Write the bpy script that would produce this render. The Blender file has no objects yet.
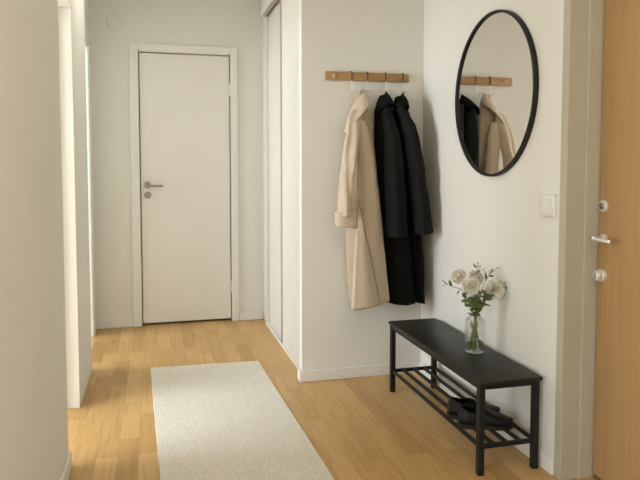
import bpy, bmesh, math, random
from mathutils import Vector, Matrix, Quaternion, noise
random.seed(7)
S = bpy.context.scene
COL = S.collection
PI = math.pi

# ------------------------------------------------------------------ camera
# hallway runs along +y, right wall is +x, metres; lens height 1.18 m
CAM = Vector((0, 0, 1.18)); FPX = 636.0
PITCH = math.atan(36.7 / 636); YAW = math.radians(14.5207)
cam = bpy.data.cameras.new('camera'); co = bpy.data.objects.new('camera', cam); COL.objects.link(co)
cam.sensor_width = 36; cam.lens = FPX / 640 * 36
cam.shift_y = -38.3 / 640
cam.clip_start = 0.02
co.location = CAM
co.rotation_euler = (PI / 2 - PITCH, 0, -YAW)
S.camera = co
_F = Vector((math.sin(YAW) * math.cos(PITCH), math.cos(YAW) * math.cos(PITCH), -math.sin(PITCH)))
_R = Vector((math.cos(YAW), -math.sin(YAW), 0)); _U = _R.cross(_F)
def at_y(u, v, y):
    """point on the plane y = const seen along a sight line of the photograph"""
    d = _F + _R * ((u - 320) / FPX) - _U * ((v - 201.7) / FPX)
    return CAM + d * (y / d.y)

# ------------------------------------------------------------------ materials
def mat(name, col, rough=0.6, metal=0.0, spec=0.5, **k):
    m = bpy.data.materials.new(name); m.use_nodes = True
    b = m.node_tree.nodes['Principled BSDF']
    b.inputs['Base Color'].default_value = (*col, 1); b.inputs['Roughness'].default_value = rough
    b.inputs['Metallic'].default_value = metal; b.inputs['Specular IOR Level'].default_value = spec
    for kk, vv in k.items(): b.inputs[kk].default_value = vv
    return m
def N(m, t, **k):
    n = m.node_tree.nodes.new(t)
    for kk, vv in k.items():
        if kk in n.inputs: n.inputs[kk].default_value = vv
        else: setattr(n, kk, vv)
    return n
def L(m, a, b): m.node_tree.links.new(a, b)
def bsdf(m): return m.node_tree.nodes['Principled BSDF']
def coords(m, scale=(1, 1, 1), rot=(0, 0, 0)):
    tc = N(m, 'ShaderNodeTexCoord'); mp = N(m, 'ShaderNodeMapping')
    mp.inputs['Scale'].default_value = scale; mp.inputs['Rotation'].default_value = rot
    L(m, tc.outputs['Object'], mp.inputs['Vector']); return mp.outputs['Vector']
def ramp(m, fac, stops):
    r = N(m, 'ShaderNodeValToRGB'); e = r.color_ramp.elements
    while len(e) < len(stops): e.new(0.5)
    for i, (p, c) in enumerate(stops): e[i].position = p; e[i].color = (*c, 1)
    L(m, fac, r.inputs['Fac']); return r.outputs['Color']
def noisy(m, col, var=0.06, scale=8, bump=0.0, bscale=200, vec=None, dist=0.001, stretch=(1, 1, 1)):
    """slight procedural colour variation plus fine bump"""
    vec = vec or coords(m, stretch)
    n = N(m, 'ShaderNodeTexNoise', Scale=scale, Detail=4.0); L(m, vec, n.inputs['Vector'])
    lo = tuple(c * (1 - var) for c in col); hi = tuple(min(1, c * (1 + var)) for c in col)
    L(m, ramp(m, n.outputs['Fac'], [(0.3, lo), (0.7, hi)]), bsdf(m).inputs['Base Color'])
    if bump:
        n2 = N(m, 'ShaderNodeTexNoise', Scale=bscale, Detail=3.0); L(m, vec, n2.inputs['Vector'])
        bp = N(m, 'ShaderNodeBump', Strength=bump, Distance=dist); L(m, n2.outputs['Fac'], bp.inputs['Height'])
        L(m, bp.outputs['Normal'], bsdf(m).inputs['Normal'])
    return m

M = {}
M['wall'] = noisy(mat('wall_paint', (0.77, 0.757, 0.69), 0.85, spec=0.2), (0.77, 0.757, 0.69), 0.012, 3, 0.12, 260)
M['white'] = noisy(mat('white_lacquer', (0.80, 0.78, 0.725), 0.45, spec=0.35), (0.80, 0.78, 0.725), 0.01, 3)
M['wardrobe'] = noisy(mat('wardrobe_lacquer', (0.70, 0.68, 0.63), 0.45, spec=0.3), (0.70, 0.68, 0.63), 0.01, 3)
M['trim'] = noisy(mat('trim_paint', (0.79, 0.77, 0.715), 0.5, spec=0.3), (0.79, 0.77, 0.715), 0.01, 3)
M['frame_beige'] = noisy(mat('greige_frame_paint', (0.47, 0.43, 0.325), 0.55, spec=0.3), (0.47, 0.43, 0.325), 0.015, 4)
M['ceil'] = mat('ceiling_paint', (0.82, 0.80, 0.76), 0.9, spec=0.1)
M['steel'] = mat('brushed_steel', (0.36, 0.34, 0.30), 0.32, 1.0)
M['chrome'] = mat('polished_steel', (0.80, 0.775, 0.72), 0.38, 0.55)
M['black_metal'] = noisy(mat('black_powder_coat', (0.010, 0.010, 0.010), 0.5, spec=0.3), (0.012, 0.012, 0.012), 0.2, 30)
M['dark'] = mat('dark_gap', (0.03, 0.027, 0.022), 0.8)
M['track'] = mat('anodised_track', (0.50, 0.47, 0.41), 0.35, 0.7)
M['mirror'] = mat('mirror_silver', (0.87, 0.86, 0.83), 0.0, 1.0)
M['seat'] = noisy(mat('dark_stained_seat', (0.016, 0.0155, 0.013), 0.42, spec=0.28), (0.016, 0.0155, 0.013), 0.25, 6, 0.15, 60, stretch=(6, 1, 1))
M['plastic'] = mat('white_plastic', (0.78, 0.76, 0.71), 0.35)
M['leather'] = noisy(mat('black_leather', (0.008, 0.008, 0.009), 0.45, spec=0.25), (0.010, 0.010, 0.011), 0.3, 20, 0.25, 180)
M['sole'] = mat('shoe_sole', (0.012, 0.009, 0.007), 0.6)
M['lining'] = mat('shoe_lining', (0.10, 0.095, 0.085), 0.8)

def floor_mat():
    m = mat('oak_parquet', (0.5, 0.33, 0.15), 0.38, spec=0.45)
    vec = coords(m, (1, 1, 1), (0, 0, PI / 2))
    br = N(m, 'ShaderNodeTexBrick', offset=0.37, offset_frequency=2, squash=1.0)
    br.inputs['Color1'].default_value = (0, 0, 0, 1); br.inputs['Color2'].default_value = (1, 1, 1, 1)
    br.inputs['Mortar'].default_value = (0.5, 0.5, 0.5, 1)
    br.inputs['Scale'].default_value = 1.0; br.inputs['Mortar Size'].default_value = 0.0006
    br.inputs['Brick Width'].default_value = 0.44; br.inputs['Row Height'].default_value = 0.082
    L(m, vec, br.inputs['Vector'])
    base = ramp(m, br.outputs['Color'], [(0.0, (0.42, 0.240, 0.082)), (0.3, (0.515, 0.312, 0.114)), (0.75, (0.565, 0.350, 0.132)), (1.0, (0.63, 0.405, 0.165))])
    g = coords(m, (26, 1.6, 1)); gn = N(m, 'ShaderNodeTexNoise', Scale=2.2, Detail=6.0, Roughness=0.6, Distortion=0.6)
    ad = N(m, 'ShaderNodeVectorMath', operation='ADD'); sc = N(m, 'ShaderNodeVectorMath', operation='SCALE', Scale=9.0)
    L(m, br.outputs['Color'], sc.inputs[0]); L(m, g, ad.inputs[0]); L(m, sc.outputs[0], ad.inputs[1]); L(m, ad.outputs[0], gn.inputs['Vector'])
    gc = ramp(m, gn.outputs['Fac'], [(0.25, (0.76, 0.73, 0.67)), (0.5, (0.98, 0.98, 0.97)), (0.75, (1.10, 1.09, 1.07))])
    mx = N(m, 'ShaderNodeMix', data_type='RGBA', blend_type='MULTIPLY'); mx.inputs[0].default_value = 1.0
    L(m, base, mx.inputs[6]); L(m, gc, mx.inputs[7])
    mo = N(m, 'ShaderNodeMix', data_type='RGBA'); L(m, br.outputs['Fac'], mo.inputs[0]); L(m, mx.outputs[2], mo.inputs[6])
    mo.inputs[7].default_value = (0.30, 0.18, 0.075, 1)
    # scattered small knots
    vo = N(m, 'ShaderNodeTexVoronoi', Scale=1.0); L(m, coords(m, (5.5, 2.1, 1)), vo.inputs['Vector'])
    kn = ramp(m, vo.outputs['Distance'], [(0.0, (0.55, 0.47, 0.40)), (0.05, (0.75, 0.68, 0.6)), (0.11, (1, 1, 1))])
    mk = N(m, 'ShaderNodeMix', data_type='RGBA', blend_type='MULTIPLY'); mk.inputs[0].default_value = 0.8
    L(m, mo.outputs[2], mk.inputs[6]); L(m, kn, mk.inputs[7])
    L(m, mk.outputs[2], bsdf(m).inputs['Base Color'])
    return m
M['floor'] = floor_mat()

def wood(name, c0, c1, stretch, scale=3.0, rough=0.5):
    m = mat(name, c0, rough, spec=0.35)
    n = N(m, 'ShaderNodeTexNoise', Scale=scale, Detail=7.0, Roughness=0.62, Distortion=0.3)
    L(m, coords(m, stretch), n.inputs['Vector'])
    L(m, ramp(m, n.outputs['Fac'], [(0.3, c0), (0.7, c1)]), bsdf(m).inputs['Base Color'])
    return m
M['door_wood'] = wood('oak_veneer', (0.34, 0.20, 0.078), (0.43, 0.265, 0.112), (1, 55, 0.8))
M['rail_wood'] = wood('oak_rail', (0.33, 0.185, 0.07), (0.45, 0.27, 0.115), (4, 30, 60))

def fabric(name, col, scale, bump, rough=0.95, sheen=0.3, var=0.18):
    m = mat(name, col, rough, spec=0.1); b = bsdf(m)
    b.inputs['Sheen Weight'].default_value = sheen; b.inputs['Sheen Roughness'].default_value = 0.5
    n = N(m, 'ShaderNodeTexNoise', Scale=scale, Detail=5.0, Roughness=0.7); v = coords(m); L(m, v, n.inputs['Vector'])
    L(m, ramp(m, n.outputs['Fac'], [(0.3, tuple(c * (1 - var) for c in col)), (0.7, tuple(c * (1 + var) for c in col))]), b.inputs['Base Color'])
    n2 = N(m, 'ShaderNodeTexNoise', Scale=scale * 1.3, Detail=4.0, Roughness=0.7); L(m, v, n2.inputs['Vector'])
    bp = N(m, 'ShaderNodeBump', Strength=bump, Distance=0.004); L(m, n2.outputs['Fac'], bp.inputs['Height'])
    L(m, bp.outputs['Normal'], b.inputs['Normal'])
    return m
M['beige_wool'] = fabric('beige_wool', (0.545, 0.445, 0.32), 130, 0.35)
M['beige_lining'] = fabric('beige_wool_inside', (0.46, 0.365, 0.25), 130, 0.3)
M['black_wool'] = fabric('black_wool', (0.0085, 0.0087, 0.0084), 140, 0.5, sheen=0.0)
M['charcoal_wool'] = fabric('charcoal_wool', (0.014, 0.0143, 0.0138), 140, 0.5, sheen=0.0)
M['shade_line'] = mat('beige_overlap_shade', (0.16, 0.115, 0.07), 0.9)  # dark beige for the painted shade at the coat's front overlap
M['loop'] = mat('hanger_loop_tape', (0.55, 0.48, 0.38), 0.8)
M['loop_dark'] = mat('dark_hanger_loop_tape', (0.02, 0.02, 0.02), 0.8)

def rug_mat():
    m = mat('woven_wool_rug', (0.6, 0.55, 0.46), 0.95, spec=0.1)
    v = coords(m, rot=(0, 0, PI / 2))
    br = N(m, 'ShaderNodeTexBrick', offset=0.5, offset_frequency=2)
    br.inputs['Color1'].default_value = (0.77, 0.725, 0.625, 1); br.inputs['Color2'].default_value = (0.88, 0.835, 0.735, 1)
    br.inputs['Mortar'].default_value = (0.62, 0.575, 0.49, 1); br.inputs['Scale'].default_value = 1.0
    br.inputs['Mortar Size'].default_value = 0.0011; br.inputs['Mortar Smooth'].default_value = 0.6
    br.inputs['Brick Width'].default_value = 0.017; br.inputs['Row Height'].default_value = 0.0085
    n0 = N(m, 'ShaderNodeTexNoise', Scale=60.0); L(m, v, n0.inputs['Vector'])
    wob = N(m, 'ShaderNodeVectorMath', operation='SCALE', Scale=0.004); L(m, n0.outputs['Color'], wob.inputs[0])
    ad = N(m, 'ShaderNodeVectorMath', operation='ADD'); L(m, v, ad.inputs[0]); L(m, wob.outputs[0], ad.inputs[1])
    L(m, ad.outputs[0], br.inputs['Vector']); L(m, br.outputs['Color'], bsdf(m).inputs['Base Color'])
    inv = N(m, 'ShaderNodeMath', operation='SUBTRACT'); inv.inputs[0].default_value = 1.0; L(m, br.outputs['Fac'], inv.inputs[1])
    bp = N(m, 'ShaderNodeBump', Strength=0.7, Distance=0.003); L(m, inv.outputs[0], bp.inputs['Height'])
    L(m, bp.outputs['Normal'], bsdf(m).inputs['Normal'])
    return m
M['rug'] = rug_mat()
M['rug_edge'] = fabric('rug_binding', (0.62, 0.57, 0.48), 200, 0.4)
M['glass'] = mat('clear_glass', (1, 1, 1), 0.0, **{'Transmission Weight': 1.0, 'IOR': 1.45})
def translucent(m, k):
    b = bsdf(m); t_ = N(m, 'ShaderNodeBsdfTranslucent'); mx = N(m, 'ShaderNodeMixShader'); mx.inputs[0].default_value = k
    src = b.inputs['Base Color'].links
    if src: L(m, src[0].from_socket, t_.inputs['Color'])
    else: t_.inputs['Color'].default_value = b.inputs['Base Color'].default_value
    L(m, b.outputs[0], mx.inputs[1]); L(m, t_.outputs[0], mx.inputs[2])
    L(m, mx.outputs[0], m.node_tree.nodes['Material Output'].inputs['Surface']); return m
M['petal'] = translucent(noisy(mat('cream_petal', (0.95, 0.92, 0.82), 0.6, spec=0.2), (0.95, 0.92, 0.82), 0.03, 60), 0.5)
def soften_glass(m, k):
    g = bsdf(m); t_ = N(m, 'ShaderNodeBsdfTransparent'); mx = N(m, 'ShaderNodeMixShader'); mx.inputs[0].default_value = k
    L(m, g.outputs[0], mx.inputs[1]); L(m, t_.outputs[0], mx.inputs[2])
    L(m, mx.outputs[0], m.node_tree.nodes['Material Output'].inputs['Surface'])
soften_glass(M['glass'], 0.65)
M['stem'] = noisy(mat('green_stem', (0.15, 0.20, 0.05), 0.5), (0.15, 0.20, 0.05), 0.2, 40)
M['leaf'] = noisy(mat('green_leaf', (0.15, 0.20, 0.065), 0.5), (0.15, 0.20, 0.065), 0.3, 40)
M['bud'] = noisy(mat('pale_bud', (0.50, 0.47, 0.30), 0.6), (0.50, 0.47, 0.30), 0.15, 60)
M['twig'] = mat('dark_twig', (0.035, 0.030, 0.018), 0.7)
M['heart'] = mat('flower_heart', (0.62, 0.50, 0.22), 0.7)

# ------------------------------------------------------------------ mesh helpers
def box(bm, a, b, bev=0.0, seg=2):
    lo = Vector([min(p, q) for p, q in zip(a, b)]); hi = Vector([max(p, q) for p, q in zip(a, b)])
    r = bmesh.ops.create_cube(bm, size=1.0)
    vs = r['verts']
    for v in vs:
        v.co = Vector([lo[i] + (v.co[i] + 0.5) * (hi[i] - lo[i]) for i in range(3)])
    if bev > 0:
        es = list({e for v in vs for e in v.link_edges})
        bmesh.ops.bevel(bm, geom=es, offset=bev, segments=seg, profile=0.5, affect='EDGES')
    return bm
def frame_of(d):
    d = d.normalized(); up = Vector((0, 0, 1)) if abs(d.z) < 0.95 else Vector((1, 0, 0))
    a = d.cross(up).normalized(); return a, d.cross(a).normalized()
def smooth_path(pts, n):
    """Catmull-Rom through pts"""
    pts = [Vector(p) for p in pts]; P = [pts[0] * 2 - pts[1]] + pts + [pts[-1] * 2 - pts[-2]]
    out = []
    for i in range(1, len(P) - 2):
        for k in range(n):
            t = k / n; a, b, c, d = P[i - 1], P[i], P[i + 1], P[i + 2]
            out.append(0.5 * ((2 * b) + (c - a) * t + (2 * a - 5 * b + 4 * c - d) * t * t + (3 * b - a - 3 * c + d) * t ** 3))
    out.append(pts[-1]); return out
def tube(bm, pts, r, seg=10, r1=None):
    pts = [Vector(p) for p in pts]; n = len(pts); rings = []
    d0 = (pts[1] - pts[0]).normalized(); a, b = frame_of(d0)
    for i, p in enumerate(pts):
        d = (pts[min(i + 1, n - 1)] - pts[max(i - 1, 0)]).normalized()
        q = d0.rotation_difference(d); a = (q @ a).normalized(); b = (q @ b).normalized(); d0 = d
        rr = r if r1 is None else r + (r1 - r) * i / (n - 1)
        rings.append([bm.verts.new(p + (a * math.cos(2 * PI * k / seg) + b * math.sin(2 * PI * k / seg)) * rr) for k in range(seg)])
    for i in range(n - 1):
        for k in range(seg):
            bm.faces.new((rings[i][k], rings[i][(k + 1) % seg], rings[i + 1][(k + 1) % seg], rings[i + 1][k]))
    bm.faces.new(rings[0][::-1]); bm.faces.new(rings[-1]); return bm
def lathe(bm, prof, org, axis, seg=40, close=False):
    """prof: (radius, height) pairs spun about axis through org; profile ends at radius 0 are capped"""
    axis = Vector(axis).normalized(); a, b = frame_of(axis); org = Vector(org); rings = []
    for r, h in prof:
        if r <= 1e-6: rings.append([bm.verts.new(org + axis * h)])
        else: rings.append([bm.verts.new(org + axis * h + (a * math.cos(2 * PI * k / seg) + b * math.sin(2 * PI * k / seg)) * r) for k in range(seg)])
    prs = list(zip(rings, rings[1:])) + ([(rings[-1], rings[0])] if close else [])
    for A, B in prs:
        if len(A) == 1 and len(B) == 1: continue
        for k in range(seg):
            k2 = (k + 1) % seg
            if len(A) == 1: bm.faces.new((A[0], B[k2], B[k]))
            elif len(B) == 1: bm.faces.new((A[k], A[k2], B[0]))
            else: bm.faces.new((A[k], A[k2], B[k2], B[k]))
    return bm
def obj(name, bm, m, parent=None, smooth=False, at=None):
    """one mesh object; geometry given in world metres, origin moved to `at` (or the parent's origin)"""
    bmesh.ops.recalc_face_normals(bm, faces=bm.faces[:])
    org = Vector(at) if at is not None else (world_origin(parent) if parent else Vector())
    for v in bm.verts: v.co -= org
    me = bpy.data.meshes.new(name); bm.to_mesh(me); bm.free()
    for mm in (m if isinstance(m, (list, tuple)) else [m]): me.materials.append(mm)
    if smooth:
        for p in me.polygons: p.use_smooth = True
    o = bpy.data.objects.new(name, me); COL.objects.link(o)
    if parent:
        o.parent = parent; o.location = org - world_origin(parent)
    else: o.location = org
    return o
def world_origin(o):
    p = Vector(o.location)
    while o.parent: o = o.parent; p += Vector(o.location)
    return p
def sharp(o, ang=35):
    me = o.data
    for p in me.polygons: p.use_smooth = True
    me.set_sharp_from_angle(angle=math.radians(ang)); return o
def tag(o, label, cat, group=None):
    o['label'] = label; o['category'] = cat
    if group: o['group'] = group
    return o
def thing(name, label, cat, loc, group=None):
    o = bpy.data.objects.new(name, None); COL.objects.link(o); o.location = loc; o.empty_display_size = 0.05
    return tag(o, label, cat, group)
def struct(name, bm, m, parent=None, sm=False):
    o = obj(name, bm, m, parent)
    if not parent: o['kind'] = 'structure'
    return o
def boxes(*bs, bev=0.0):
    bm = bmesh.new()
    for a, b in bs: box(bm, a, b, bev)
    return bm

# ------------------------------------------------------------------ the setting
XR, XL, YF, YA, ZC = 1.455, -0.345, 4.785, 3.322, 2.398     # right wall, left wall, far wall, alcove wall, ceiling
struct('floor', boxes(((-3.2, -2.8, -0.1), (1.9, 5.0, 0))), M['floor'])
struct('ceiling', boxes(((-3.2, -2.8, ZC), (1.9, 5.0, ZC + 0.1))), M['ceil'])
# far wall with the doorway cut out (x -0.10 .. 0.545)
struct('wall_far', boxes(((-3.2, YF, 0), (-0.112, 4.95, ZC)), ((0.556, YF, 0), (1.9, 4.95, ZC)), ((-0.112, YF, 1.998), (0.556, 4.95, ZC)),
                         ((-0.112, 4.93, 0), (0.556, 4.95, 1.998))), M['wall'])
# right wall with the recess of the entrance door
struct('wall_right', boxes(((XR, 2.028, 0), (1.9, 4.785, ZC)), ((XR, 1.05, 2.05), (1.9, 2.028, ZC)), ((XR, -2.8, 0), (1.9, 1.05, ZC)),
                           ((1.72, 1.05, 0), (1.9, 2.028, 2.05))), M['wall'])
struct('wall_alcove', boxes(((0.758, YA, 0), (XR, YA + 0.06, ZC)), bev=0.002), M['wall'])
# left wall: near length, pier between the two openings, lintels over them
struct('wall_left', boxes(((XL - 0.12, 1.2, 0), (XL, 2.605, ZC)), ((XL - 0.12, 2.605, 1.915), (XL - 0.02, 3.226, ZC)),
                          ((-0.49, 3.226, 0), (-0.37, 3.83, ZC)), ((-0.49, 3.83, 1.972), (-0.43, 4.60, ZC)), ((-0.55, 4.60, 0), (-0.43, YF, ZC)),
                          bev=0.002), M['wall'])
struct('wall_side_room', boxes(((-3.2, 1.10, 0), (XL - 0.12, 1.2, ZC))), M['wall'])
struct('wall_back', boxes(((-3.2, -2.8, 0), (1.9, -2.7, ZC))), M['wall'])
# outer wall of the rooms to the left, with the three window openings the daylight comes through
WINS = [(-1.9, 0.7), (1.40, 3.25), (3.72, 4.68)]
_ys = [-2.8] + [q for w_ in WINS for q in w_] + [5.0]
struct('wall_outer', boxes(((-3.2, -2.8, 0), (-3.1, 5.0, 0.45)), ((-3.2, -2.8, 2.2), (-3.1, 5.0, ZC)),
                           *[((-3.2, _ys[k], 0.45), (-3.1, _ys[k + 1], 2.2)) for k in range(0, len(_ys), 2)]), M['wall'])
struct('wall_partition', boxes(((-3.1, 3.45, 0), (-0.49, 3.56, ZC))), M['wall'])
for i, (y0, y1) in enumerate(WINS):
    b = bmesh.new()
    for a, c in (((y0, 0.45), (y1, 0.50)), ((y0, 2.15), (y1, 2.2)), ((y0, 0.5), (y0 + 0.05, 2.15)), ((y1 - 0.05, 0.5), (y1, 2.15)),
                 (((y0 + y1) / 2 - 0.03, 0.5), ((y0 + y1) / 2 + 0.03, 2.15))):
        box(b, (-3.19, a[0], a[1]), (-3.11, c[0], c[1]))
    struct('window_%d' % (i + 1), b, M['white'])
# skirting boards
def skirt(name, *bs): struct(name, boxes(*bs, bev=0.003), M['trim'])
SH = 0.062
skirt('baseboard_alcove', ((0.746, YA - 0.012, 0), (XR - 0.012, YA, SH)), ((0.746, YA, 0), (0.758, YA + 0.06, SH)))
skirt('baseboard_right', ((XR - 0.012, 2.06, 0), (XR, YA, SH)))
skirt('baseboard_far', ((-0.43, YF - 0.012, 0), (-0.172, YF, SH)), ((0.606, YF - 0.012, 0), (0.788, YF, SH)))
skirt('baseboard_left', ((XL, 1.2, 0), (XL + 0.012, 2.605, SH)))
# casing of the second opening on the left: stepped profile seen edge on
struct('trim_1', boxes(((-0.50, 4.585, 0), (-0.418, 4.60, 1.972)), ((-0.435, 4.572, 0), (-0.425, 4.585, 1.972)), ((-0.43, 4.60, 0), (-0.418, 4.655, 1.99)), bev=0.002), M['white'])

struct('jamb_strip', boxes(((-0.466, 3.206, 0), (-0.442, 3.226, 1.915)), bev=0.002), M['frame_beige'])  # thin strip added on the jamb, darker than the wall
# ------------------------------------------------------------------ far door
d = struct('door_1', boxes(((-0.100, 4.800, 0.016), (0.544, 4.840, 1.986)), bev=0.002), M['white'])
bm = bmesh.new()
for a, c in (((-0.170, 4.770, 0), (-0.110, 4.786, 2.050)), ((0.555, 4.770, 0), (0.604, 4.786, 2.050)), ((-0.110, 4.770, 1.998), (0.555, 4.786, 2.050))):
    box(bm, a, c, 0.003)
for a, c in (((-0.112, 4.782, 0), (-0.106, 4.90, 1.998)), ((0.550, 4.782, 0), (0.556, 4.90, 1.998)), ((-0.112, 4.782, 1.992), (0.556, 4.90, 1.998))):
    box(bm, a, c, 0)
struct('door_frame', bm, M['white'], d)
bm = bmesh.new(); box(bm, (-0.106, 4.842, 0), (0.550, 4.90, 0.012)); struct('threshold', bm, M['dark'], d)
def rosette(name, c, r, ax, m, par, t=0.009):
    b = bmesh.new(); lathe(b, [(0, 0), (r, 0), (r, t * 0.6), (r * 0.9, t), (0, t)], c, ax, 28); return sharp(obj(name, b, m, par))
hz = 1.035; hx = -0.055
rosette('handle_rose', (hx, 4.800, hz), 0.025, (0, -1, 0), M['steel'], d)
bm = bmesh.new(); tube(bm, smooth_path([(hx, 4.800, hz), (hx, 4.765, hz), (hx + 0.004, 4.752, hz - 0.002), (hx + 0.025, 4.748, hz - 0.005), (hx + 0.11, 4.748, hz - 0.006)], 6), 0.0085, 12)
obj('handle', bm, M['steel'], d, True)
r_ = rosette('lock_rose', (hx, 4.800, hz - 0.073), 0.025, (0, -1, 0), M['steel'], d)
bm = bmesh.new(); box(bm, (hx - 0.004, 4.780, hz - 0.085), (hx + 0.004, 4.792, hz - 0.061), 0.002); obj('thumb_turn', bm, M['steel'], r_)
for z in (1.738, 0.256):
    bm = bmesh.new(); lathe(bm, [(0, 0), (0.006, 0), (0.0065, 0.004), (0.0065, 0.04), (0.0055, 0.042), (0.0065, 0.044), (0.0065, 0.085), (0.004, 0.092), (0, 0.092)], (0.549, 4.793, z - 0.045), (0, 0, 1), 14)
    sharp(obj('hinge', bm, M['white'], d))

# ------------------------------------------------------------------ entrance door on the right
e = struct('door_2', boxes(((1.586, 1.08, 0.015), (1.630, 2.0105, 2.005)), bev=0.002), M['door_wood'])
bm = bmesh.new()
for a, c in (((XR - 0.003, 2.020, 0), (1.534, 2.060, 2.06)), ((1.529, 2.011, 0), (1.584, 2.040, 2.06)), ((1.582, 2.0135, 0), (1.70, 2.040, 2.06)),
             ((XR - 0.003, 1.02, 0), (1.534, 1.058, 2.06)), ((1.529, 1.03, 0), (1.70, 1.076, 2.06)),
             ((XR - 0.003, 1.02, 2.025), (1.534, 2.06, 2.06)), ((1.529, 1.03, 2.010), (1.70, 2.04, 2.06))):
    box(bm, a, c, 0.002)
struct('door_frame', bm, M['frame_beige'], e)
bm = bmesh.new(); box(bm, (1.586, 1.08, 0), (1.70, 2.010, 0.013), 0.002); struct('threshold', bm, M['steel'], e)
LX, LY = 1.586, 1.984
o = rosette('cylinder_rose', (LX, LY, 1.030), 0.0225, (-1, 0, 0), M['chrome'], e, 0.010)
bm = bmesh.new(); lathe(bm, [(0, 0), (0.013, 0), (0.013, 0.004), (0.009, 0.006), (0, 0.006)], (LX - 0.010, LY, 1.030), (-1, 0, 0), 20); k = sharp(obj('lock_cylinder', bm, M['steel'], o))
bm = bmesh.new(); box(bm, (LX - 0.0175, LY - 0.0012, 1.022), (LX - 0.0155, LY + 0.0012, 1.038)); obj('keyhole', bm, M['dark'], o)
rosette('handle_rose', (LX, LY - 0.008, 0.914), 0.016, (-1, 0, 0), M['chrome'], e, 0.012)
bm = bmesh.new(); tube(bm, smooth_path([(LX, LY - 0.008, 0.914), (LX - 0.035, LY - 0.008, 0.914), (LX - 0.046, LY - 0.012, 0.914), (LX - 0.05, LY - 0.030, 0.913), (LX - 0.05, LY - 0.098, 0.911)], 6), 0.0075, 12)
tube(bm, [(LX - 0.046, LY + 0.002, 0.915), (LX - 0.048, LY - 0.02, 0.914)], 0.0095, 12)
obj('handle', bm, M['chrome'], e, True)
o = rosette('lower_lock_rose', (LX, LY, 0.775), 0.0245, (-1, 0, 0), M['chrome'], e, 0.012)
bm = bmesh.new(); lathe(bm, [(0, 0), (0.019, 0), (0.020, 0.008), (0.018, 0.016), (0.013, 0.019), (0, 0.019)], (LX - 0.012, LY, 0.775), (-1, 0, 0), 24); k = sharp(obj('thumb_turn', bm, M['chrome'], o))
bm = bmesh.new(); box(bm, (LX - 0.0335, LY - 0.003, 0.764), (LX - 0.029, LY + 0.003, 0.786), 0.001); obj('thumb_grip', bm, M['steel'], o)

# ------------------------------------------------------------------ small wall fittings
t = thing('wall_cover_plate', 'small round white cover plate high on the far wall, left of the white door', 'wall plate', (-0.262, YF, 2.185))
bm = bmesh.new(); lathe(bm, [(0, 0), (0.058, 0), (0.058, 0.006), (0.052, 0.012), (0, 0.012)], (-0.262, YF, 2.185), (0, -1, 0), 48); sharp(obj('plate', bm, M['wall'], t))
bm = bmesh.new(); lathe(bm, [(0, 0), (0.006, 0), (0.005, 0.003), (0, 0.003)], (-0.262, YF - 0.012, 2.185), (0, -1, 0), 16); sharp(obj('screw', bm, M['wall'], t))
t = thing('light_switch', 'square white light switch on the right wall, between the round mirror and entrance door', 'light switch', (XR, 2.120, 1.026))
bm = bmesh.new(); box(bm, (XR - 0.014, 2.078, 0.984), (XR, 2.162, 1.068), 0.003); obj('plate', bm, M['plastic'], t)
bm = bmesh.new(); box(bm, (XR - 0.0185, 2.090, 0.996), (XR - 0.013, 2.150, 1.056), 0.002); obj('rocker', bm, M['plastic'], t)

# ------------------------------------------------------------------ sliding wardrobe along the right of the hallway
t = thing('sliding_wardrobe', 'built-in white wardrobe with two sliding doors beside the far door', 'wardrobe', (0.80, 4.1, 0))
DT = 2.262
bm = boxes(((0.788, YA + 0.064, 0.012), (0.806, 4.04, DT)), bev=0.0025); p_ = obj('sliding_door', bm, M['wardrobe'], t)
bm = boxes(((0.7835, 4.012, 0.014), (0.8065, 4.046, DT - 0.014)), bev=0.001); obj('overlap_shade_strip', bm, M['track'], p_)  # darker strip added for the shadow line where the doors overlap
bm = boxes(((0.812, 3.98, 0.012), (0.830, 4.66, DT)), bev=0.0025); obj('sliding_door', bm, M['wardrobe'], t)
bm = boxes(((0.794, 4.635, 0), (0.86, YF, DT + 0.02)), bev=0.002); obj('side_filler', bm, M['white'], t)
bm = boxes(((0.776, YA + 0.062, DT + 0.018), (0.90, YF, ZC)), bev=0.002); obj('fascia', bm, M['white'], t)
bm = boxes(((0.782, YA + 0.062, DT + 0.006), (0.845, 4.64, DT + 0.018)), ((0.780, YA + 0.062, DT - 0.012), (0.7845, 4.64, DT + 0.016)), ((0.8075, YA + 0.062, DT - 0.010), (0.8105, 4.64, DT + 0.016))); obj('top_track', bm, M['track'], t)
bm = boxes(((0.782, YA + 0.062, 0), (0.845, 4.64, 0.006)), ((0.783, YA + 0.062, 0.006), (0.7865, 4.64, 0.013)), ((0.8075, YA + 0.062, 0.006), (0.8105, 4.64, 0.013))); obj('bottom_track', bm, M['white'], t)

# ------------------------------------------------------------------ rug
RA = math.radians(1.9)
rc = Vector((0.300, 2.842, 0))
bm = bmesh.new(); box(bm, (-0.313, -0.90, 0.0005), (0.313, 0.90, 0.008), 0.003)
for e_ in range(3):
    bmesh.ops.subdivide_edges(bm, edges=[x for x in bm.edges if x.calc_length() > 0.12], cuts=1, use_grid_fill=True)
for v in bm.verts:
    if v.co.z > 0.004: v.co.z += 0.0012 * noise.noise(v.co * 6)
    v.co.y -= 0.075 * v.co.x * max(0, v.co.y) / 0.9          # the far end is cut slightly off square
    v.co = Matrix.Rotation(RA, 3, 'Z') @ v.co + rc
rug = obj('rug', bm, M['rug'], None, at=rc)
tag(rug, 'long cream woven runner rug lying on the parquet in the hallway', 'rug')
rug.rotation_euler = (0, 0, 0)

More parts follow.
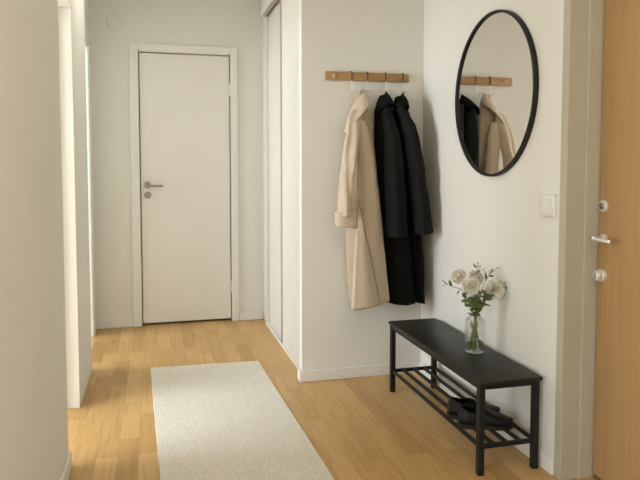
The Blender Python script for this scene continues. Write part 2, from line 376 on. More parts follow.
# ------------------------------------------------------------------ round mirror
mc = Vector((XR, 2.548, 1.490)); MR = 0.361; MA = 0.94   # very slightly upright oval
t = thing('round_mirror', 'round wall mirror in a thin black frame above the black bench', 'mirror', mc)
bm = bmesh.new(); lathe(bm, [(MR - 0.011, 0.0), (MR, 0.0), (MR, 0.020), (MR - 0.002, 0.022), (MR - 0.009, 0.022), (MR - 0.011, 0.020)], mc, (-1, 0, 0), 128, close=True)
sharp(obj('frame', bm, M['black_metal'], t)).scale = (1, MA, 1)
bm = bmesh.new(); lathe(bm, [(0, 0.001), (MR - 0.0125, 0.001), (MR - 0.0125, 0.012), (0, 0.012)], mc, (-1, 0, 0), 128); sharp(obj('glass', bm, M['mirror'], t)).scale = (1, MA, 1)

# ------------------------------------------------------------------ bench
BX0, BX1, BY0, BY1, BZ = 1.166, 1.432, 2.108, 3.084, 0.368
t = thing('bench', 'low black bench with slatted shoe shelf standing against the right wall', 'bench', ((BX0 + BX1) / 2, (BY0 + BY1) / 2, 0))
bm = boxes(((BX0, BY0, BZ - 0.016), (BX1, BY1, BZ)), bev=0.004); sharp(obj('seat', bm, M['seat'], t))['label'] = 'dark brown-black wooden seat board'
LG = 0.025
lx = (BX0 + 0.004, BX1 - 0.004 - LG); ly = (BY0 + 0.014, BY1 - 0.014 - LG)
for x in lx:
    for y in ly:
        obj('leg', boxes(((x, y, 0), (x + LG, y + LG, BZ - 0.016)), bev=0.002), M['black_metal'], t)
AP = BZ - 0.016
for x in lx: obj('apron', boxes(((x + 0.002, ly[0] + LG, AP - 0.020), (x + LG - 0.002, ly[1], AP)), bev=0.0015), M['black_metal'], t)
for y in ly: obj('apron', boxes(((lx[0] + LG, y + 0.002, AP - 0.020), (lx[1], y + LG - 0.002, AP)), bev=0.0015), M['black_metal'], t)
SZ = 0.118
for y in ly: obj('shelf_rail', boxes(((lx[0] + LG, y + 0.005, SZ - 0.016), (lx[1], y + LG - 0.005, SZ)), bev=0.0015), M['black_metal'], t)
for i in range(5):
    x = lx[0] + LG / 2 + (lx[1] - lx[0]) * i / 4
    obj('shelf_slat', boxes(((x - 0.0065, ly[0] + (LG - 0.005 if 0 < i < 4 else LG), SZ - 0.014), (x + 0.0065, ly[1] + (0.005 if 0 < i < 4 else 0), SZ)), bev=0.0015), M['black_metal'], t)

# ------------------------------------------------------------------ shoes on the shelf
def shoe(label, heel, ang, flip):
    """low black shoe; local x runs heel -> toe (0 .. 0.215)"""
    Ln = 0.215
    root = thing('shoe', label, 'shoe', heel, 'black shoes on the bench shelf')
    rot = Matrix.Rotation(ang, 3, 'Z'); org = Vector(heel)
    def W(s): return 0.006 + 0.036 * math.sin(PI * min(1, s * 3.2 + 0.12) / 2) ** 0.6 * (1.0 - 0.10 * math.exp(-((s - 0.38) / 0.14) ** 2)) * (1 if s < 0.72 else max(0.05, 1 - ((s - 0.72) / 0.29) ** 2.4)) + 0.006 * math.exp(-((s - 0.68) / 0.15) ** 2)
    def H(s): return 0.074 - 0.004 * s if s < 0.32 else 0.0728 - 0.040 * (1 - math.cos(min(1, (s - 0.32) / 0.5) * PI)) / 2 - 0.010 * max(0, (s - 0.8) / 0.2)
    b = bmesh.new(); NS, NP = 34, 22; g = []
    for i in range(NS + 1):
        s = i / NS; row = []
        for j in range(NP + 1):
            a = -PI / 2 + PI * j / NP
            ca = math.cos(a); sn = math.sin(a)
            y = math.copysign(abs(sn) ** 0.62, sn) * W(s); z = 0.016 + 0.88 * H(s) * max(0, ca) ** 0.55
            if s < 0.5: y *= 1 - 0.22 * (max(0, ca) ** 1.5)
            bend = 0.010 * flip * math.sin(PI * s)
            x = s * Ln + (0.006 * (z / 0.08) if s < 0.1 else 0)
            row.append(b.verts.new(org + rot @ Vector((x, y + bend, z))))
        g.append(row)
    for i in range(NS):
        for j in range(NP):
            s = (i + 0.5) / NS; a = -PI / 2 + PI * (j + 0.5) / NP
            if ((s - 0.25) / 0.22) ** 2 + (a / 0.80) ** 2 < 1: continue
            b.faces.new((g[i][j], g[i + 1][j], g[i + 1][j + 1], g[i][j + 1]))
    b.faces.new(g[0]); b.faces.new(g[-1][::-1])
    u = obj('upper', b, M['leather'], root, True)
    sm = u.modifiers.new('thickness', 'SOLIDIFY'); sm.thickness = 0.003; sm.offset = 0
    b = bmesh.new(); lo, hi = [], []
    prof = [(s / 30, 1) for s in range(31)] + [(s / 30, -1) for s in range(30, -1, -1)]
    for s, sd in prof:
        p = Vector((s * Ln + (0.003 if s > 0.5 else -0.003), sd * (W(s) + 0.003) + 0.010 * flip * math.sin(PI * s), 0))
        lo.append(b.verts.new(org + rot @ (p + Vector((0, 0, 0.0005))))); hi.append(b.verts.new(org + rot @ (p + Vector((0, 0, 0.017)))))
    b.faces.new(lo[::-1]); b.faces.new(hi)
    for i in range(len(lo)): b.faces.new((lo[i], lo[(i + 1) % len(lo)], hi[(i + 1) % len(lo)], hi[i]))
    obj('sole', b, M['sole'], root)
    b = bmesh.new(); n = 20; ring = []
    for i in range(n): 
        a = 2 * PI * i / n; ring.append(b.verts.new(org + rot @ Vector((Ln * (0.27 + 0.20 * math.cos(a)), 0.024 * math.sin(a) + 0.007 * flip, 0.022))))
    b.faces.new(ring); obj('insole', b, M['lining'], root)
    return root
shoe('black leather shoe nearer the front of the picture on the bench shelf', (1.184, 2.316, SZ), math.radians(-18), 1)
shoe('black leather shoe behind its pair, farther along the bench shelf', (1.188, 2.418, SZ), math.radians(-14), -1)

# ------------------------------------------------------------------ coat rack
RZ0, RZ1, RY0 = 1.634, 1.679, YA - 0.024
t = thing('coat_rack', 'oak coat rail with wire hooks on the alcove wall above the coats', 'coat rack', (1.131, YA, 1.66))
bm = boxes(((0.887, RY0, RZ0), (1.361, YA, RZ1)), bev=0.004); sharp(obj('rail', bm, M['rail_wood'], t))
bm = bmesh.new(); lathe(bm, [(0, 0), (0.011, 0), (0.011, 0.002), (0.008, 0.005), (0, 0.006)], (0.932, RY0, 1.657), (0, -1, 0), 20); sharp(obj('screw_cap', bm, M['bud'], t))
HX = [at_y(u, 76, RY0).x for u in (351.8, 367.6, 385.8, 403.0)]
for x in HX:
    b = bmesh.new()
    tube(b, smooth_path([(x, YA - 0.004, RZ1 + 0.002), (x, RY0 + 0.002, RZ1 + 0.0025), (x, RY0 - 0.002, RZ1 - 0.001), (x, RY0 - 0.002, RZ0)], 4), 0.0022, 8)
    hk = obj('hook', b, M['dark'], t, True); hk['label'] = 'dark wire band over the oak rail'
    b = bmesh.new()
    tube(b, smooth_path([(x, RY0 - 0.002, RZ0 + 0.002), (x, RY0 - 0.003, RZ0 - 0.03), (x, RY0 - 0.008, RZ0 - 0.052), (x, RY0 - 0.024, RZ0 - 0.060), (x, RY0 - 0.038, RZ0 - 0.050), (x, RY0 - 0.041, RZ0 - 0.036)], 5), 0.0022, 8)
    b2 = bmesh.ops.create_uvsphere(b, u_segments=10, v_segments=8, radius=0.003)
    for v in b2['verts']: v.co += Vector((x, RY0 - 0.041, RZ0 - 0.035))
    obj('hook_tip', b, M['chrome'], hk, True)['label'] = 'bright steel hook end'

# ------------------------------------------------------------------ coats
def interp(tab, x):
    if x <= tab[0][0]: return tab[0][1:]
    for a, b in zip(tab, tab[1:]):
        if x <= b[0]:
            k = (x - a[0]) / (b[0] - a[0]); k = k * k * (3 - 2 * k) * 0.35 + k * 0.65
            return tuple(p + (q - p) * k for p, q in zip(a[1:], b[1:]))
    return tab[-1][1:]
def drape(sil, y0, depth, folds, hem=(0, 0), step=None, rows=70, seg=96, seed=0, pw=0.85, ymax=YA - 0.006, zfold=0.0):
    """hanging cloth: (z, x_left, x_right) outline lofted to a closed body with real depth.
    folds: (cycles, amplitude, drift); hem: extra drop at left / right; step: front overlap line ((x,z),(x,z),amount)"""
    sil = sorted(sil, key=lambda r: -r[0]); ztop, zbot = sil[0][0], sil[-1][0]
    tab = [(ztop - r[0], r[1], r[2]) for r in sil]
    b = bmesh.new(); rings = []
    for i in range(rows + 1):
        t = i / rows; dz = t * (ztop - zbot); xl, xr = interp(tab, dz)
        cx, hw = (xl + xr) / 2, (xr - xl) / 2; dp = interp(depth, t)[0]; ring = []
        yc = interp(y0, t)[0]
        for j in range(seg):
            th = 2 * PI * j / seg; c, s = math.cos(th), math.sin(th)
            px = math.copysign(abs(c) ** pw, c); py = math.copysign(abs(s) ** pw, s)
            x = cx + hw * px; y = yc - dp * py
            f = 0
            for cyc, amp, drift in folds:
                f += amp * math.sin(cyc * px + drift * t + seed * 1.7 + cyc)
            f *= min(1, 0.15 + 1.3 * t) * max(0, s) ** 0.4 if s > 0 else 0.0
            y += f
            nz = noise.noise(Vector((x * 9, y * 6, dz * 5 + seed)))
            y += 0.008 * nz * (1 if s > 0 else 0.2) * min(1, 3 * t); x += 0.004 * noise.noise(Vector((x * 7 + 9, dz * 8, seed)))
            if zfold: y += zfold * math.sin(dz * 34 + x * 20 + seed) * max(0, s) * math.exp(-((t - 0.55) / 0.25) ** 2)
            z = ztop - dz - t ** 6 * (hem[0] * (1 - px) / 2 + hem[1] * (1 + px) / 2)
            if step and s > 0:
                (xa, za), (xb, zb), am = step
                if za > z:
                    xs = xa + (xb - xa) * (za - z) / (za - zb)
                    y += am * (1 if x > xs else 0) * min(1, (za - z) / 0.06)
            ring.append(b.verts.new((x, min(y, ymax), z)))
        rings.append(ring)
    for i in range(rows):
        for j in range(seg):
            b.faces.new((rings[i][j], rings[i][(j + 1) % seg], rings[i + 1][(j + 1) % seg], rings[i + 1][j]))
    top = b.verts.new(sum((v.co for v in rings[0]), Vector()) / seg + Vector((0, 0, 0.008)))
    for j in range(seg): b.faces.new((top, rings[0][(j + 1) % seg], rings[0][j]))
    # hem turned in, cloth open underneath
    last = rings[-1]; c = sum((v.co for v in last), Vector()) / seg; inn = []; up = []
    for v in last:
        inn.append(b.verts.new(v.co + (c - v.co).normalized() * 0.005 + Vector((0, 0, 0.0005))))
    for v in inn: up.append(b.verts.new(v.co + Vector((0, 0, 0.05))))
    for j in range(seg):
        k = (j + 1) % seg
        b.faces.new((last[j], last[k], inn[k], inn[j])); b.faces.new((inn[j], inn[k], up[k], up[j]))
    b.faces.new(up)
    return b
def outline(rows, y):
    out = []
    for v, l, r in rows:
        a, b = at_y(l, v, y), at_y(r, v, y); out.append(((a.z + b.z) / 2, a.x, b.x))
    return out
def cape(tip, edge, thick=0.006, rows=26, seg=72, bulge=0.012, seed=0):
    """collar / hood: cloth falling from a tip to a slanting lower edge; edge(th) -> point"""
    b = bmesh.new(); rings = []; tip = Vector(tip)
    for i in range(1, rows + 1):
        t = i / rows; ring = []
        for j in range(seg):
            th = 2 * PI * j / seg; p = Vector(edge(th)); q = tip.lerp(p, t)
            out = Vector((math.cos(th), -math.sin(th), 0)) * bulge * math.sin(PI * min(1, t * 0.95)) 
            q += out + Vector((0, 0.004 * noise.noise(q * 22 + Vector((seed, 0, 0))), 0)); q.y = min(q.y, YA - 0.005)
            ring.append(b.verts.new(q))
        rings.append(ring)
    top = b.verts.new(tip + Vector((0, 0, 0.003)))
    for j in range(seg): b.faces.new((top, rings[0][(j + 1) % seg], rings[0][j]))
    for i in range(rows - 1):
        for j in range(seg): b.faces.new((rings[i][j], rings[i][(j + 1) % seg], rings[i + 1][(j + 1) % seg], rings[i + 1][j]))
    return b
def solid(o, t):
    m = o.modifiers.new('cloth_thickness', 'SOLIDIFY'); m.thickness = t; m.offset = -1; return o
def loop_part(a, c, m, par):
    a, c = Vector(a), Vector(c); mid = (a + c) / 2
    b = bmesh.new(); tube(b, smooth_path([a + Vector((-0.006, 0, -0.008)), mid + Vector((-0.004, -0.001, 0)), c + Vector((-0.001, 0, 0)), c + Vector((0.001, 0, 0)), mid + Vector((0.004, -0.001, 0)), a + Vector((0.006, 0, -0.008))], 5), 0.0018, 8)
    obj('hanging_loop', b, m, par, True)

HOOKY, HOOKZ = RY0 - 0.024, RZ0 - 0.060
# --- beige coat
YB = 3.235
t = thing('coat', 'long beige wool coat with turned-up cuff, leftmost on the oak rail', 'coat', at_y(362, 300, YB))
body = outline([(91, 359.5, 364), (98, 356, 367.5), (108, 353, 370.5), (122, 352, 372.5), (140, 351, 374.5), (160, 350.5, 377), (180, 350, 378.7), (200, 349, 380.3),
                (230, 347.5, 382.8), (260, 347.5, 385.2), (285, 349, 387.5), (300, 351, 388.8)], YB)
bm = drape(body, [(0, 3.275), (0.2, 3.262), (1, 3.25)], [(0, 0.03), (0.1, 0.042), (0.4, 0.05), (1, 0.06)], [(4.5, 0.010, 2.0), (8, 0.006, -1.5)], hem=(0.008, 0.0), seed=1)
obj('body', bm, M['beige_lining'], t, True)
fp = outline([(120, 357, 368), (140, 357.5, 372), (160, 360.3, 374.8), (180, 361.2, 377.5), (203, 358.8, 380), (230, 356.2, 383), (260, 354.6, 385.5), (285, 353.2, 387.6), (303, 352.0, 389.0)], 3.165)
bm = drape(fp, [(0, 3.20), (0.2, 3.185), (1, 3.165)], [(0, 0.018), (0.3, 0.035), (1, 0.045)], [(3.2, 0.010, 1.5), (6.5, 0.004, 2)], hem=(0.030, -0.010), seed=4, pw=0.7)
obj('front_panel', bm, M['beige_wool'], t, True)
wf = outline([(196, 357.4, 358.6), (215, 356.8, 361.6), (240, 355.7, 367.0), (265, 354.3, 372.2), (285, 353.0, 376.2), (303, 351.8, 380.0)], 3.125)
bm = drape(wf, [(0, 3.128), (0.3, 3.104), (1, 3.092)], [(0, 0.008), (1, 0.011)], [(3.2, 0.006, 1.5)], hem=(0.026, 0.006), seed=4, pw=0.45)
obj('front_panel', bm, M['beige_wool'], t, True)
sm_ = bmesh.new(); tube(sm_, smooth_path([at_y(358.2, 200, 3.108) , at_y(362.0, 217, 3.096), at_y(367.2, 241, 3.087), at_y(375.6, 281, 3.081), at_y(379.4, 303, 3.079)], 6), 0.0022, 6)  # thin dark tube standing in for shade along the front overlap
obj('edge_shade', sm_, M['shade_line'], t, True)['label'] = 'dark line painted as shade along the front edge'
sl = outline([(110, 354, 362), (118, 351, 363.5), (130, 348.2, 361.5), (145, 345, 359.6), (160, 342.6, 356.8), (180, 340, 354.6), (200, 338, 354.2), (216, 337, 355.2)], 3.15)
bm = drape(sl, [(0, 3.21), (0.25, 3.17), (1, 3.145)], [(0, 0.02), (0.3, 0.036), (1, 0.044)], [(3.0, 0.012, 3), (5, 0.008, -4)], seed=7, zfold=0.008)
sv = obj('sleeve', bm, M['beige_wool'], t, True)
cf = outline([(211.5, 335.6, 357.0), (214, 335.0, 357.2), (222, 335.2, 356.9), (226.5, 336.0, 356.4)], 3.145)
bm = drape(cf, [(0, 3.145), (1, 3.145)], [(0, 0.052), (1, 0.052)], [(2, 0.003, 1)], hem=(-0.004, 0.010), rows=16, seed=3)
obj('cuff', bm, M['beige_wool'], sv, True)
tip = at_y(361.5, 88.5, 3.275)
def edge(th):
    k = math.cos(th); l, m_, r = at_y(346.8, 132, 3.19), at_y(357.5, 112, 3.15), at_y(370.2, 102.5, 3.21)
    x = l.x + (r.x - l.x) * (k + 1) / 2; z = l.z + (r.z - l.z) * ((k + 1) / 2) ** 0.9
    s = math.sin(th)
    y = 3.225 - (0.062 * s if s > 0 else 0.085 * s)
    return (x, y, z)
solid(obj('hood', cape(tip, edge, seed=2), M['beige_wool'], t, True), 0.008)
loop_part(tip, (HX[1] - 0.002, HOOKY, HOOKZ + 0.003), M['loop'], t)
# --- middle black coat
YB = 3.235
t = thing('coat', 'black wool coat hanging in the middle, between beige coat and the other black coat', 'coat', at_y(396, 300, YB), 'black coats')
body = outline([(95, 383.5, 388.5), (100, 381, 391), (110, 378.2, 394), (130, 376.2, 397), (150, 376.4, 400), (180, 378.8, 402.5), (210, 381.4, 405.5), (240, 384, 408.5), (270, 386.6, 411.5), (302, 389.2, 414)], YB)
bm = drape(body, [(0, 3.285), (0.2, 3.255), (1, YB)], [(0, 0.03), (0.1, 0.06), (0.4, 0.075), (1, 0.08)], [(4.2, 0.010, 1.2), (9, 0.005, 2)], seed=11)
obj('body', bm, M['black_wool'], t, True)
sl = outline([(103, 386.5, 393), (112, 386, 396), (125, 386, 399.3), (140, 386, 402), (160, 386, 404.3), (180, 386, 405.8), (205, 386, 406.9), (236, 386.2, 406.0)], 3.14)
bm = drape(sl, [(0, 3.21), (0.25, 3.165), (1, 3.14)], [(0, 0.02), (0.3, 0.04), (1, 0.048)], [(3.0, 0.012, 2), (6, 0.006, -2)], hem=(0.004, 0.0), seed=12, zfold=0.007)
obj('sleeve', bm, M['charcoal_wool'], t, True)
tip1 = at_y(386, 92, 3.275)
def edge(th):
    k = math.cos(th); l, r = at_y(377.5, 112, 3.2), at_y(394.5, 107, 3.2); s = math.sin(th)
    return (l.x + (r.x - l.x) * (k + 1) / 2, 3.23 - (0.065 * s if s > 0 else 0.085 * s), l.z + (r.z - l.z) * (k + 1) / 2 + 0.030 * max(0, s) ** 2 * (k > -2))
solid(obj('collar', cape(tip1, edge, seed=5), M['black_wool'], t, True), 0.007)
loop_part(tip1, (HX[2], HOOKY, HOOKZ + 0.003), M['loop_dark'], t)
# --- right black coat
t = thing('coat', 'black wool coat with wide hanging sleeve, rightmost on the rail, next to the corner', 'coat', at_y(415, 300, YB), 'black coats')
body = outline([(96, 399.5, 405), (102, 397, 407.5), (115, 396, 411), (130, 398, 413), (150, 400.8, 414.5), (180, 403.2, 416), (210, 406, 418), (240, 409, 420), (270, 411.8, 421.5), (301, 414.2, 422)], YB)
bm = drape(body, [(0, 3.285), (0.2, 3.255), (1, YB)], [(0, 0.03), (0.1, 0.06), (0.4, 0.07), (1, 0.075)], [(4.2, 0.009, 1.8), (8, 0.005, -2)], seed=21)
obj('body', bm, M['black_wool'], t, True)
sl = outline([(102, 401, 407.5), (110, 402.5, 411.5), (125, 404.5, 418), (150, 407, 422.7), (180, 410, 426.6), (210, 412.5, 429.8), (233, 414, 431.8)], 3.12)
bm = drape(sl, [(0, 3.20), (0.25, 3.15), (1, 3.105)], [(0, 0.02), (0.3, 0.042), (1, 0.05)], [(3.4, 0.012, 2.4), (6, 0.006, 3)], hem=(0.006, -0.006), seed=22, zfold=0.007)
obj('sleeve', bm, M['charcoal_wool'], t, True)
tip2 = at_y(402.5, 93, 3.275)
def edge(th):
    k = math.cos(th); l, r = at_y(395.5, 112, 3.2), at_y(410, 109, 3.2); s = math.sin(th)
    return (l.x + (r.x - l.x) * (k + 1) / 2, 3.23 - (0.06 * s if s > 0 else 0.085 * s), l.z + (r.z - l.z) * (k + 1) / 2 + 0.026 * max(0, s) ** 2)
solid(obj('collar', cape(tip2, edge, seed=8), M['black_wool'], t, True), 0.007)
loop_part(tip2, (HX[3], HOOKY, HOOKZ + 0.003), M['loop_dark'], t)

# ------------------------------------------------------------------ vase and flowers
VB = Vector((1.338, 2.476, BZ))
t = thing('vase', 'clear glass bottle vase holding white flowers on the black bench', 'vase', VB)
R0 = 0.0435
outer = [(0, 0.0005), (R0 - 0.006, 0.0005), (R0, 0.006), (R0, 0.132), (R0 - 0.002, 0.141), (R0 - 0.010, 0.149), (0.026, 0.154), (0.0235, 0.159), (0.0235, 0.165), (0.025, 0.170), (0.024, 0.172)]
inner = [(0.0220, 0.171), (0.0212, 0.165), (0.0212, 0.158), (0.0245, 0.1525), (R0 - 0.012, 0.1465), (R0 - 0.0045, 0.1395), (R0 - 0.0026, 0.131), (R0 - 0.0026, 0.016), (R0 - 0.008, 0.011), (0, 0.010)]
bm = bmesh.new(); lathe(bm, outer + inner, VB, (0, 0, 1), 64); obj('glass_body', bm, M['glass'], t, True)
RX = Vector((_R.x, _R.y, 0)); DX = Vector((math.sin(YAW), math.cos(YAW), 0))
def vl(a, h, dd=0.0): return VB + RX * a + DX * dd + Vector((0, 0, h))      # vase axes: sideways, up, towards the back
def leafmesh(b, base, direc, length, width, curl=0.3, nrm=None):
    direc = Vector(direc).normalized(); a, c = frame_of(direc)
    ang = random.uniform(0, 2 * PI) if nrm is None else nrm
    side = a * math.cos(ang) + c * math.sin(ang); up = direc.cross(side); n = 7; rows = []
    for i in range(n + 1):
        t = i / n; w = width * math.sin(PI * min(0.98, t * 0.93 + 0.05)) ** 0.8 / 2
        p = Vector(base) + direc * length * t + up * curl * length * t * t
        rows.append([b.verts.new(p - side * w + up * w * 0.35), b.verts.new(p), b.verts.new(p + side * w + up * w * 0.35)])
    for i in range(n):
        for k in range(2): b.faces.new((rows[i][k], rows[i][k + 1], rows[i + 1][k + 1], rows[i + 1][k]))
    return b
def add_leaf(par, base, direc, length, width, curl=0.3):
    o = obj('leaf', leafmesh(bmesh.new(), base, direc, length, width, curl), M['leaf'], par, True)
    sm = o.modifiers.new('thickness', 'SOLIDIFY'); sm.thickness = 0.0007
    return o
def bloom(par, c, axis, r, n_layers=6):
    """ruffled double flower: rings of cupped petals"""
    b = bmesh.new(); axis = Vector(axis).normalized(); a, d = frame_of(axis); c = Vector(c)
    for ly in range(n_layers):
        f = ly / (n_layers - 1); n = 10 - int(4 * f); tilt = 0.02 + 0.95 * f; ln = r * (1.05 - 0.42 * f)
        for i in range(n):
            ang = 2 * PI * (i + 0.5 * (ly % 2)) / n + random.uniform(-0.2, 0.2)
            rad = a * math.cos(ang) + d * math.sin(ang); tang = axis.cross(rad)
            tl = tilt + random.uniform(-0.15, 0.15); wd = ln * random.uniform(0.75, 0.95); nu, nv = 6, 6; g = []
            for u in range(nu + 1):
                tu = u / nu; row = []
                w = wd * math.sin(PI * min(1, 0.12 + 0.62 * tu)) ** 0.9
                el = tl + 0.55 * tu * (0.5 - f) * -1
                for v in range(nv + 1):
                    tv = v / nv * 2 - 1
                    ruff = 0.11 * r * math.sin(tv * 7 + i + ly) * tu ** 2 + 0.05 * r * random.uniform(-1, 1) * tu ** 3
                    rr = ln * tu * (1 - 0.13 * tv * tv * tu)
                    p = c + rad * (rr * math.cos(el)) + axis * (rr * math.sin(el) + ruff + 0.22 * r * tv * tv * tu + 0.05 * r * f) + tang * (w * tv * 0.62)
                    row.append(b.verts.new(p))
                g.append(row)
            for u in range(nu):
                for v in range(nv): b.faces.new((g[u][v], g[u][v + 1], g[u + 1][v + 1], g[u + 1][v]))
    o = obj('bloom', b, M['petal'], par, True)
    b = bmesh.new(); s = bmesh.ops.create_uvsphere(b, u_segments=12, v_segments=8, radius=r * 0.11)
    for v in s['verts']: v.co += c + axis * r * 0.42
    obj('flower_heart', b, M['heart'], o, True)
    b = bmesh.new(); lathe(b, [(0, -0.016), (r * 0.16, -0.014), (r * 0.30, -0.004), (r * 0.42, 0.004), (r * 0.2, 0.003)], c, axis, 14); obj('calyx', b, M['stem'], par, True)
def stem(par, pts, r=0.0016, m='stem', r1=None):
    b = bmesh.new(); tube(b, smooth_path(pts, 7), r, 8, r1); return obj('stem', b, M[m], par, True)
def flower(label, foot, neck, pos, axis, r, leaves=5):
    root = thing('flower', label, 'flower', vl(*foot), 'white flowers in the vase')
    ax = (RX * axis[0] + DX * axis[1] + Vector((0, 0, axis[2]))).normalized()
    top = vl(*pos); p0, p1 = vl(*foot), vl(*neck)
    path = [p0, p1, p1.lerp(top, 0.5) + Vector((0, 0, 0.02)), top - ax * 0.012]
    stem(root, path, 0.0019)
    bloom(root, top, ax, r)
    sp = smooth_path(path, 10)
    for k in range(leaves):
        q = sp[int(len(sp) * (0.40 + 0.42 * k / max(1, leaves - 1)))]
        a = random.uniform(0, 2 * PI); dr = Vector((math.cos(a), math.sin(a), random.uniform(0.2, 1.1)))
        add_leaf(root, q, dr, random.uniform(0.030, 0.048), random.uniform(0.012, 0.019), random.uniform(-0.3, 0.4))
    for k in range(3):                                     # leaves kept on the stems inside the glass
        q = sp[int(len(sp) * (0.03 + 0.07 * k))]; c_ = VB + Vector((0, 0, q.z - VB.z)); dr = (c_ - q); dr = Vector((dr.x, dr.y, 0)) * 6 + Vector((random.uniform(-.3, .3), random.uniform(-.3, .3), 0.9))
        add_leaf(root, q, dr, 0.042, 0.018, 0.1)
flower('cream flower at upper left of the bouquet, turned left', (0.018, 0.014, 0.006), (-0.007, 0.165, 0.0), (-0.072, 0.330, 0.0), (-0.75, -0.50, 0.50), 0.034)
flower('open cream flower in the middle front of the bouquet', (-0.020, 0.013, -0.010), (0.002, 0.165, -0.008), (-0.027, 0.295, -0.035), (-0.55, -0.68, 0.42), 0.040, 6)
flower('half-hidden cream flower at the back of the bouquet, behind the middle one', (0.004, 0.012, 0.022), (0.004, 0.165, 0.006), (0.008, 0.318, 0.022), (-0.25, -0.5, 0.8), 0.034)
flower('largest cream flower, low on the right side of the bouquet', (-0.018, 0.013, 0.014), (0.010, 0.165, -0.002), (0.078, 0.279, -0.020), (-0.38, -0.78, 0.40), 0.043, 6)
flower('small cream flower at far right, partly behind the largest one', (-0.006, 0.012, -0.022), (0.010, 0.165, 0.006), (0.100, 0.288, 0.012), (0.45, -0.45, 0.5), 0.028, 3)
def sprig(label, foot, neck, pts, tips, leaves=(), bud_r=0.0048):
    root = thing('sprig', label, 'sprig', vl(*foot), 'leafy twigs in the vase')
    P = [vl(*foot), vl(*neck)] + [vl(*p) for p in pts]
    stem(root, P, 0.0016, 'twig', 0.0008)
    for q0, q1 in tips:
        b = bmesh.new(); a, c = vl(*q0), vl(*q1); tube(b, smooth_path([a, a.lerp(c, .5) + Vector((0, 0, 0.003)), c], 4), 0.0009, 6); obj('twig', b, M['twig'], root, True)
        b = bmesh.new(); r = bud_r * random.uniform(0.8, 1.25)
        dr = (c - a).normalized(); lathe(b, [(0, -r), (r * .6, -r * .6), (r * .85, 0), (r * .6, r * .8), (0, r * 1.5)], c, dr, 10); obj('bud', b, M['bud'], root, True)
    for q, dr, ln, wd in leaves:
        add_leaf(root, vl(*q), RX * dr[0] + DX * dr[1] + Vector((0, 0, dr[2])), ln, wd, 0.15)
sprig('long dark twig reaching out to the left of the bouquet', (0.022, 0.012, 0), (-0.009, 0.165, -0.004), [(-0.055, 0.265, 0), (-0.10, 0.285, 0), (-0.138, 0.305, 0)],
      [((-0.10, 0.285, 0), (-0.112, 0.312, 0)), ((-0.120, 0.295, 0), (-0.142, 0.290, 0)), ((-0.13, 0.3, 0), (-0.146, 0.312, 0))],
      [((-0.105, 0.288, 0), (-0.3, 0.1, 0.8), 0.026, 0.012), ((-0.07, 0.272, 0), (-0.4, 0, -0.6), 0.022, 0.010), ((-0.125, 0.298, 0), (-0.7, 0, 0.4), 0.02, 0.008)], 0.0036)
sprig('upright dark twig with buds at the top centre of the bouquet', (0.0, 0.012, -0.02), (0.002, 0.165, 0.008), [(0.004, 0.27, 0.015), (0.010, 0.345, 0.015), (0.004, 0.372, 0.012)],
      [((0.008, 0.335, 0.015), (-0.012, 0.352, 0.01)), ((0.008, 0.35, 0.015), (0.022, 0.37, 0.012)), ((0.005, 0.365, 0.012), (-0.006, 0.382, 0.012)), ((0.005, 0.365, 0.012), (0.012, 0.386, 0.012)), ((0.002, 0.32, 0.015), (-0.022, 0.345, 0.012))],
      [((0.008, 0.34, 0.015), (0.6, 0, 0.7), 0.022, 0.009), ((0.005, 0.368, 0.012), (-0.6, 0, 0.5), 0.018, 0.009), ((0.005, 0.37, 0.012), (0.6, 0, 0.3), 0.018, 0.008), ((0.006, 0.325, 0.015), (-0.6, 0, 0.6), 0.026, 0.010)], 0.0045)
sprig('dark twig slanting up to the right of the bouquet, pale bud on top', (-0.022, 0.013, 0.0), (0.008, 0.165, 0.008), [(0.035, 0.28, 0.012), (0.062, 0.335, 0.01), (0.092, 0.362, 0.008)],
      [((0.085, 0.355, 0.008), (0.097, 0.366, 0.006)), ((0.06, 0.33, 0.01), (0.066, 0.352, 0.006)), ((0.055, 0.32, 0.01), (0.042, 0.345, 0.006)), ((0.05, 0.31, 0.01), (0.036, 0.358, 0.006))],
      [((0.048, 0.31, 0.01), (-0.15, 0, 1), 0.045, 0.010), ((0.06, 0.33, 0.01), (0.8, 0, -0.1), 0.022, 0.010), ((0.075, 0.346, 0.01), (0.2, 0, 1), 0.020, 0.008)], 0.0062)
sprig('dark twig arching over the right edge of the bouquet', (-0.010, 0.012, 0.018), (0.011, 0.165, -0.004), [(0.06, 0.262, -0.035), (0.105, 0.290, -0.03), (0.130, 0.278, -0.025)],
      [((0.11, 0.289, -0.03), (0.118, 0.305, -0.03)), ((0.125, 0.281, -0.025), (0.136, 0.268, -0.025)), ((0.09, 0.283, -0.03), (0.1, 0.303, -0.035))],
      [((0.128, 0.28, -0.025), (0.5, 0, -0.6), 0.022, 0.010), ((0.12, 0.284, -0.03), (0.7, 0, 0.5), 0.02, 0.008)], 0.0036)
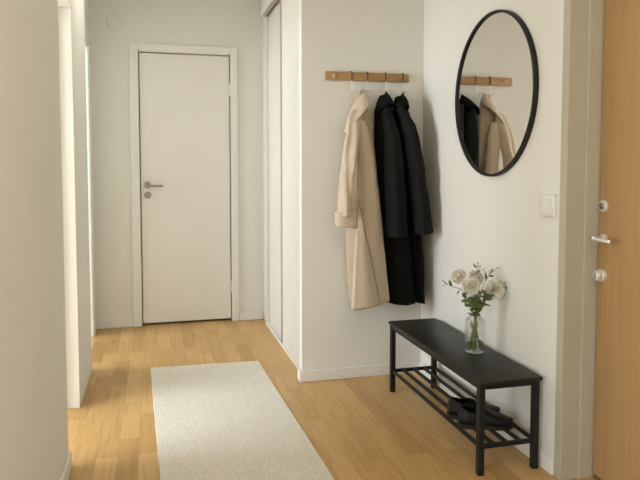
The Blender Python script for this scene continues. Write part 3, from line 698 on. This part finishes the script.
# loose greenery in the collar of the bouquet
for i, (lab, a0) in enumerate((('leafy green stem drooping at left under the flowers', -0.6), ('leafy green stem under the right-hand flowers', 0.55), ('leafy green stem at the middle front below the flowers', 0.0))):
    root = thing('foliage_stem', lab, 'foliage', vl(-a0 * 0.03, 0.013, -0.004 + 0.006 * i), 'leafy stems in the vase')
    pts = [vl(-a0 * 0.03, 0.013, -0.004 + 0.006 * i), vl(a0 * 0.014, 0.165, -0.010), vl(a0 * 0.045, 0.215, -0.024), vl(a0 * 0.095, 0.262, -0.036)]
    stem(root, pts, 0.0017)
    sp = smooth_path(pts, 12)
    for k in range(20):
        q = sp[int(len(sp) * (0.34 + 0.64 * k / 20))]; an = random.uniform(0, 2 * PI)
        add_leaf(root, q, (math.cos(an) + a0 * 0.4, math.sin(an) - 0.2, random.uniform(-0.1, 0.9)), random.uniform(0.024, 0.042), random.uniform(0.011, 0.017), random.uniform(-0.3, 0.3))

# ------------------------------------------------------------------ added fill lamps, unseen, brightening the left wall and far end (above and in front of the lens' view)
M['fill_opal'] = mat('fill_lamp_glass', (0.9, 0.88, 0.82), 0.4, **{'Emission Color': (1, 0.92, 0.76, 1), 'Emission Strength': 16.0})
M['fill_opal_cool'] = mat('fill_lamp_glass_cool', (0.9, 0.88, 0.82), 0.4, **{'Emission Color': (1, 0.96, 0.87, 1), 'Emission Strength': 9.0})
def fill_lamp(label, x, y, r, m):
    t = thing('fill_lamp', label, 'added fill lamp', (x, y, ZC), 'added fill lamps')
    b = bmesh.new(); lathe(b, [(0, 0), (r, 0), (r, 0.018), (r - 0.01, 0.02), (0, 0.02)], (x, y, ZC), (0, 0, -1), 48); sharp(obj('base', b, M['white'], t))
    b = bmesh.new(); k = r / 0.17
    lathe(b, [(0.155 * k, 0.0201), (0.158 * k, 0.05), (0.14 * k, 0.078), (0.09 * k, 0.095), (0, 0.1)], (x, y, ZC), (0, 0, -1), 48); obj('diffuser', b, m, t, True)
fill_lamp('added fill lamp on the ceiling above the entrance door, out of the picture', 0.72, 0.85, 0.17, M['fill_opal'])
fill_lamp('added fill lamp on the ceiling at the inner end of the hallway, out of the picture', -0.02, 3.52, 0.17, M['fill_opal_cool'])

# ------------------------------------------------------------------ daylight
def area(name, loc, rot, sx, sy, power, col):
    l = bpy.data.lights.new(name, 'AREA'); l.shape = 'RECTANGLE'; l.size = sx; l.size_y = sy; l.energy = power; l.color = col
    o = bpy.data.objects.new(name, l); COL.objects.link(o); o.location = loc; o.rotation_euler = rot; return o
for i, (y0, y1) in enumerate(WINS):
    area('window_daylight', (-3.25, (y0 + y1) / 2, 1.33), (0, -PI / 2, 0), 1.75, y1 - y0, (110, 106, 74)[i], (0.905, 0.985, 1.09))
w = bpy.data.worlds.new('World'); S.world = w; w.use_nodes = True
bg = w.node_tree.nodes['Background']; bg.inputs['Color'].default_value = (1, 0.98, 0.93, 1); bg.inputs['Strength'].default_value = 0.6

S.view_settings.view_transform = 'Standard'; S.view_settings.look = 'None'
S.view_settings.exposure = 0.58; S.view_settings.gamma = 1.0; S.view_settings.use_curve_mapping = False
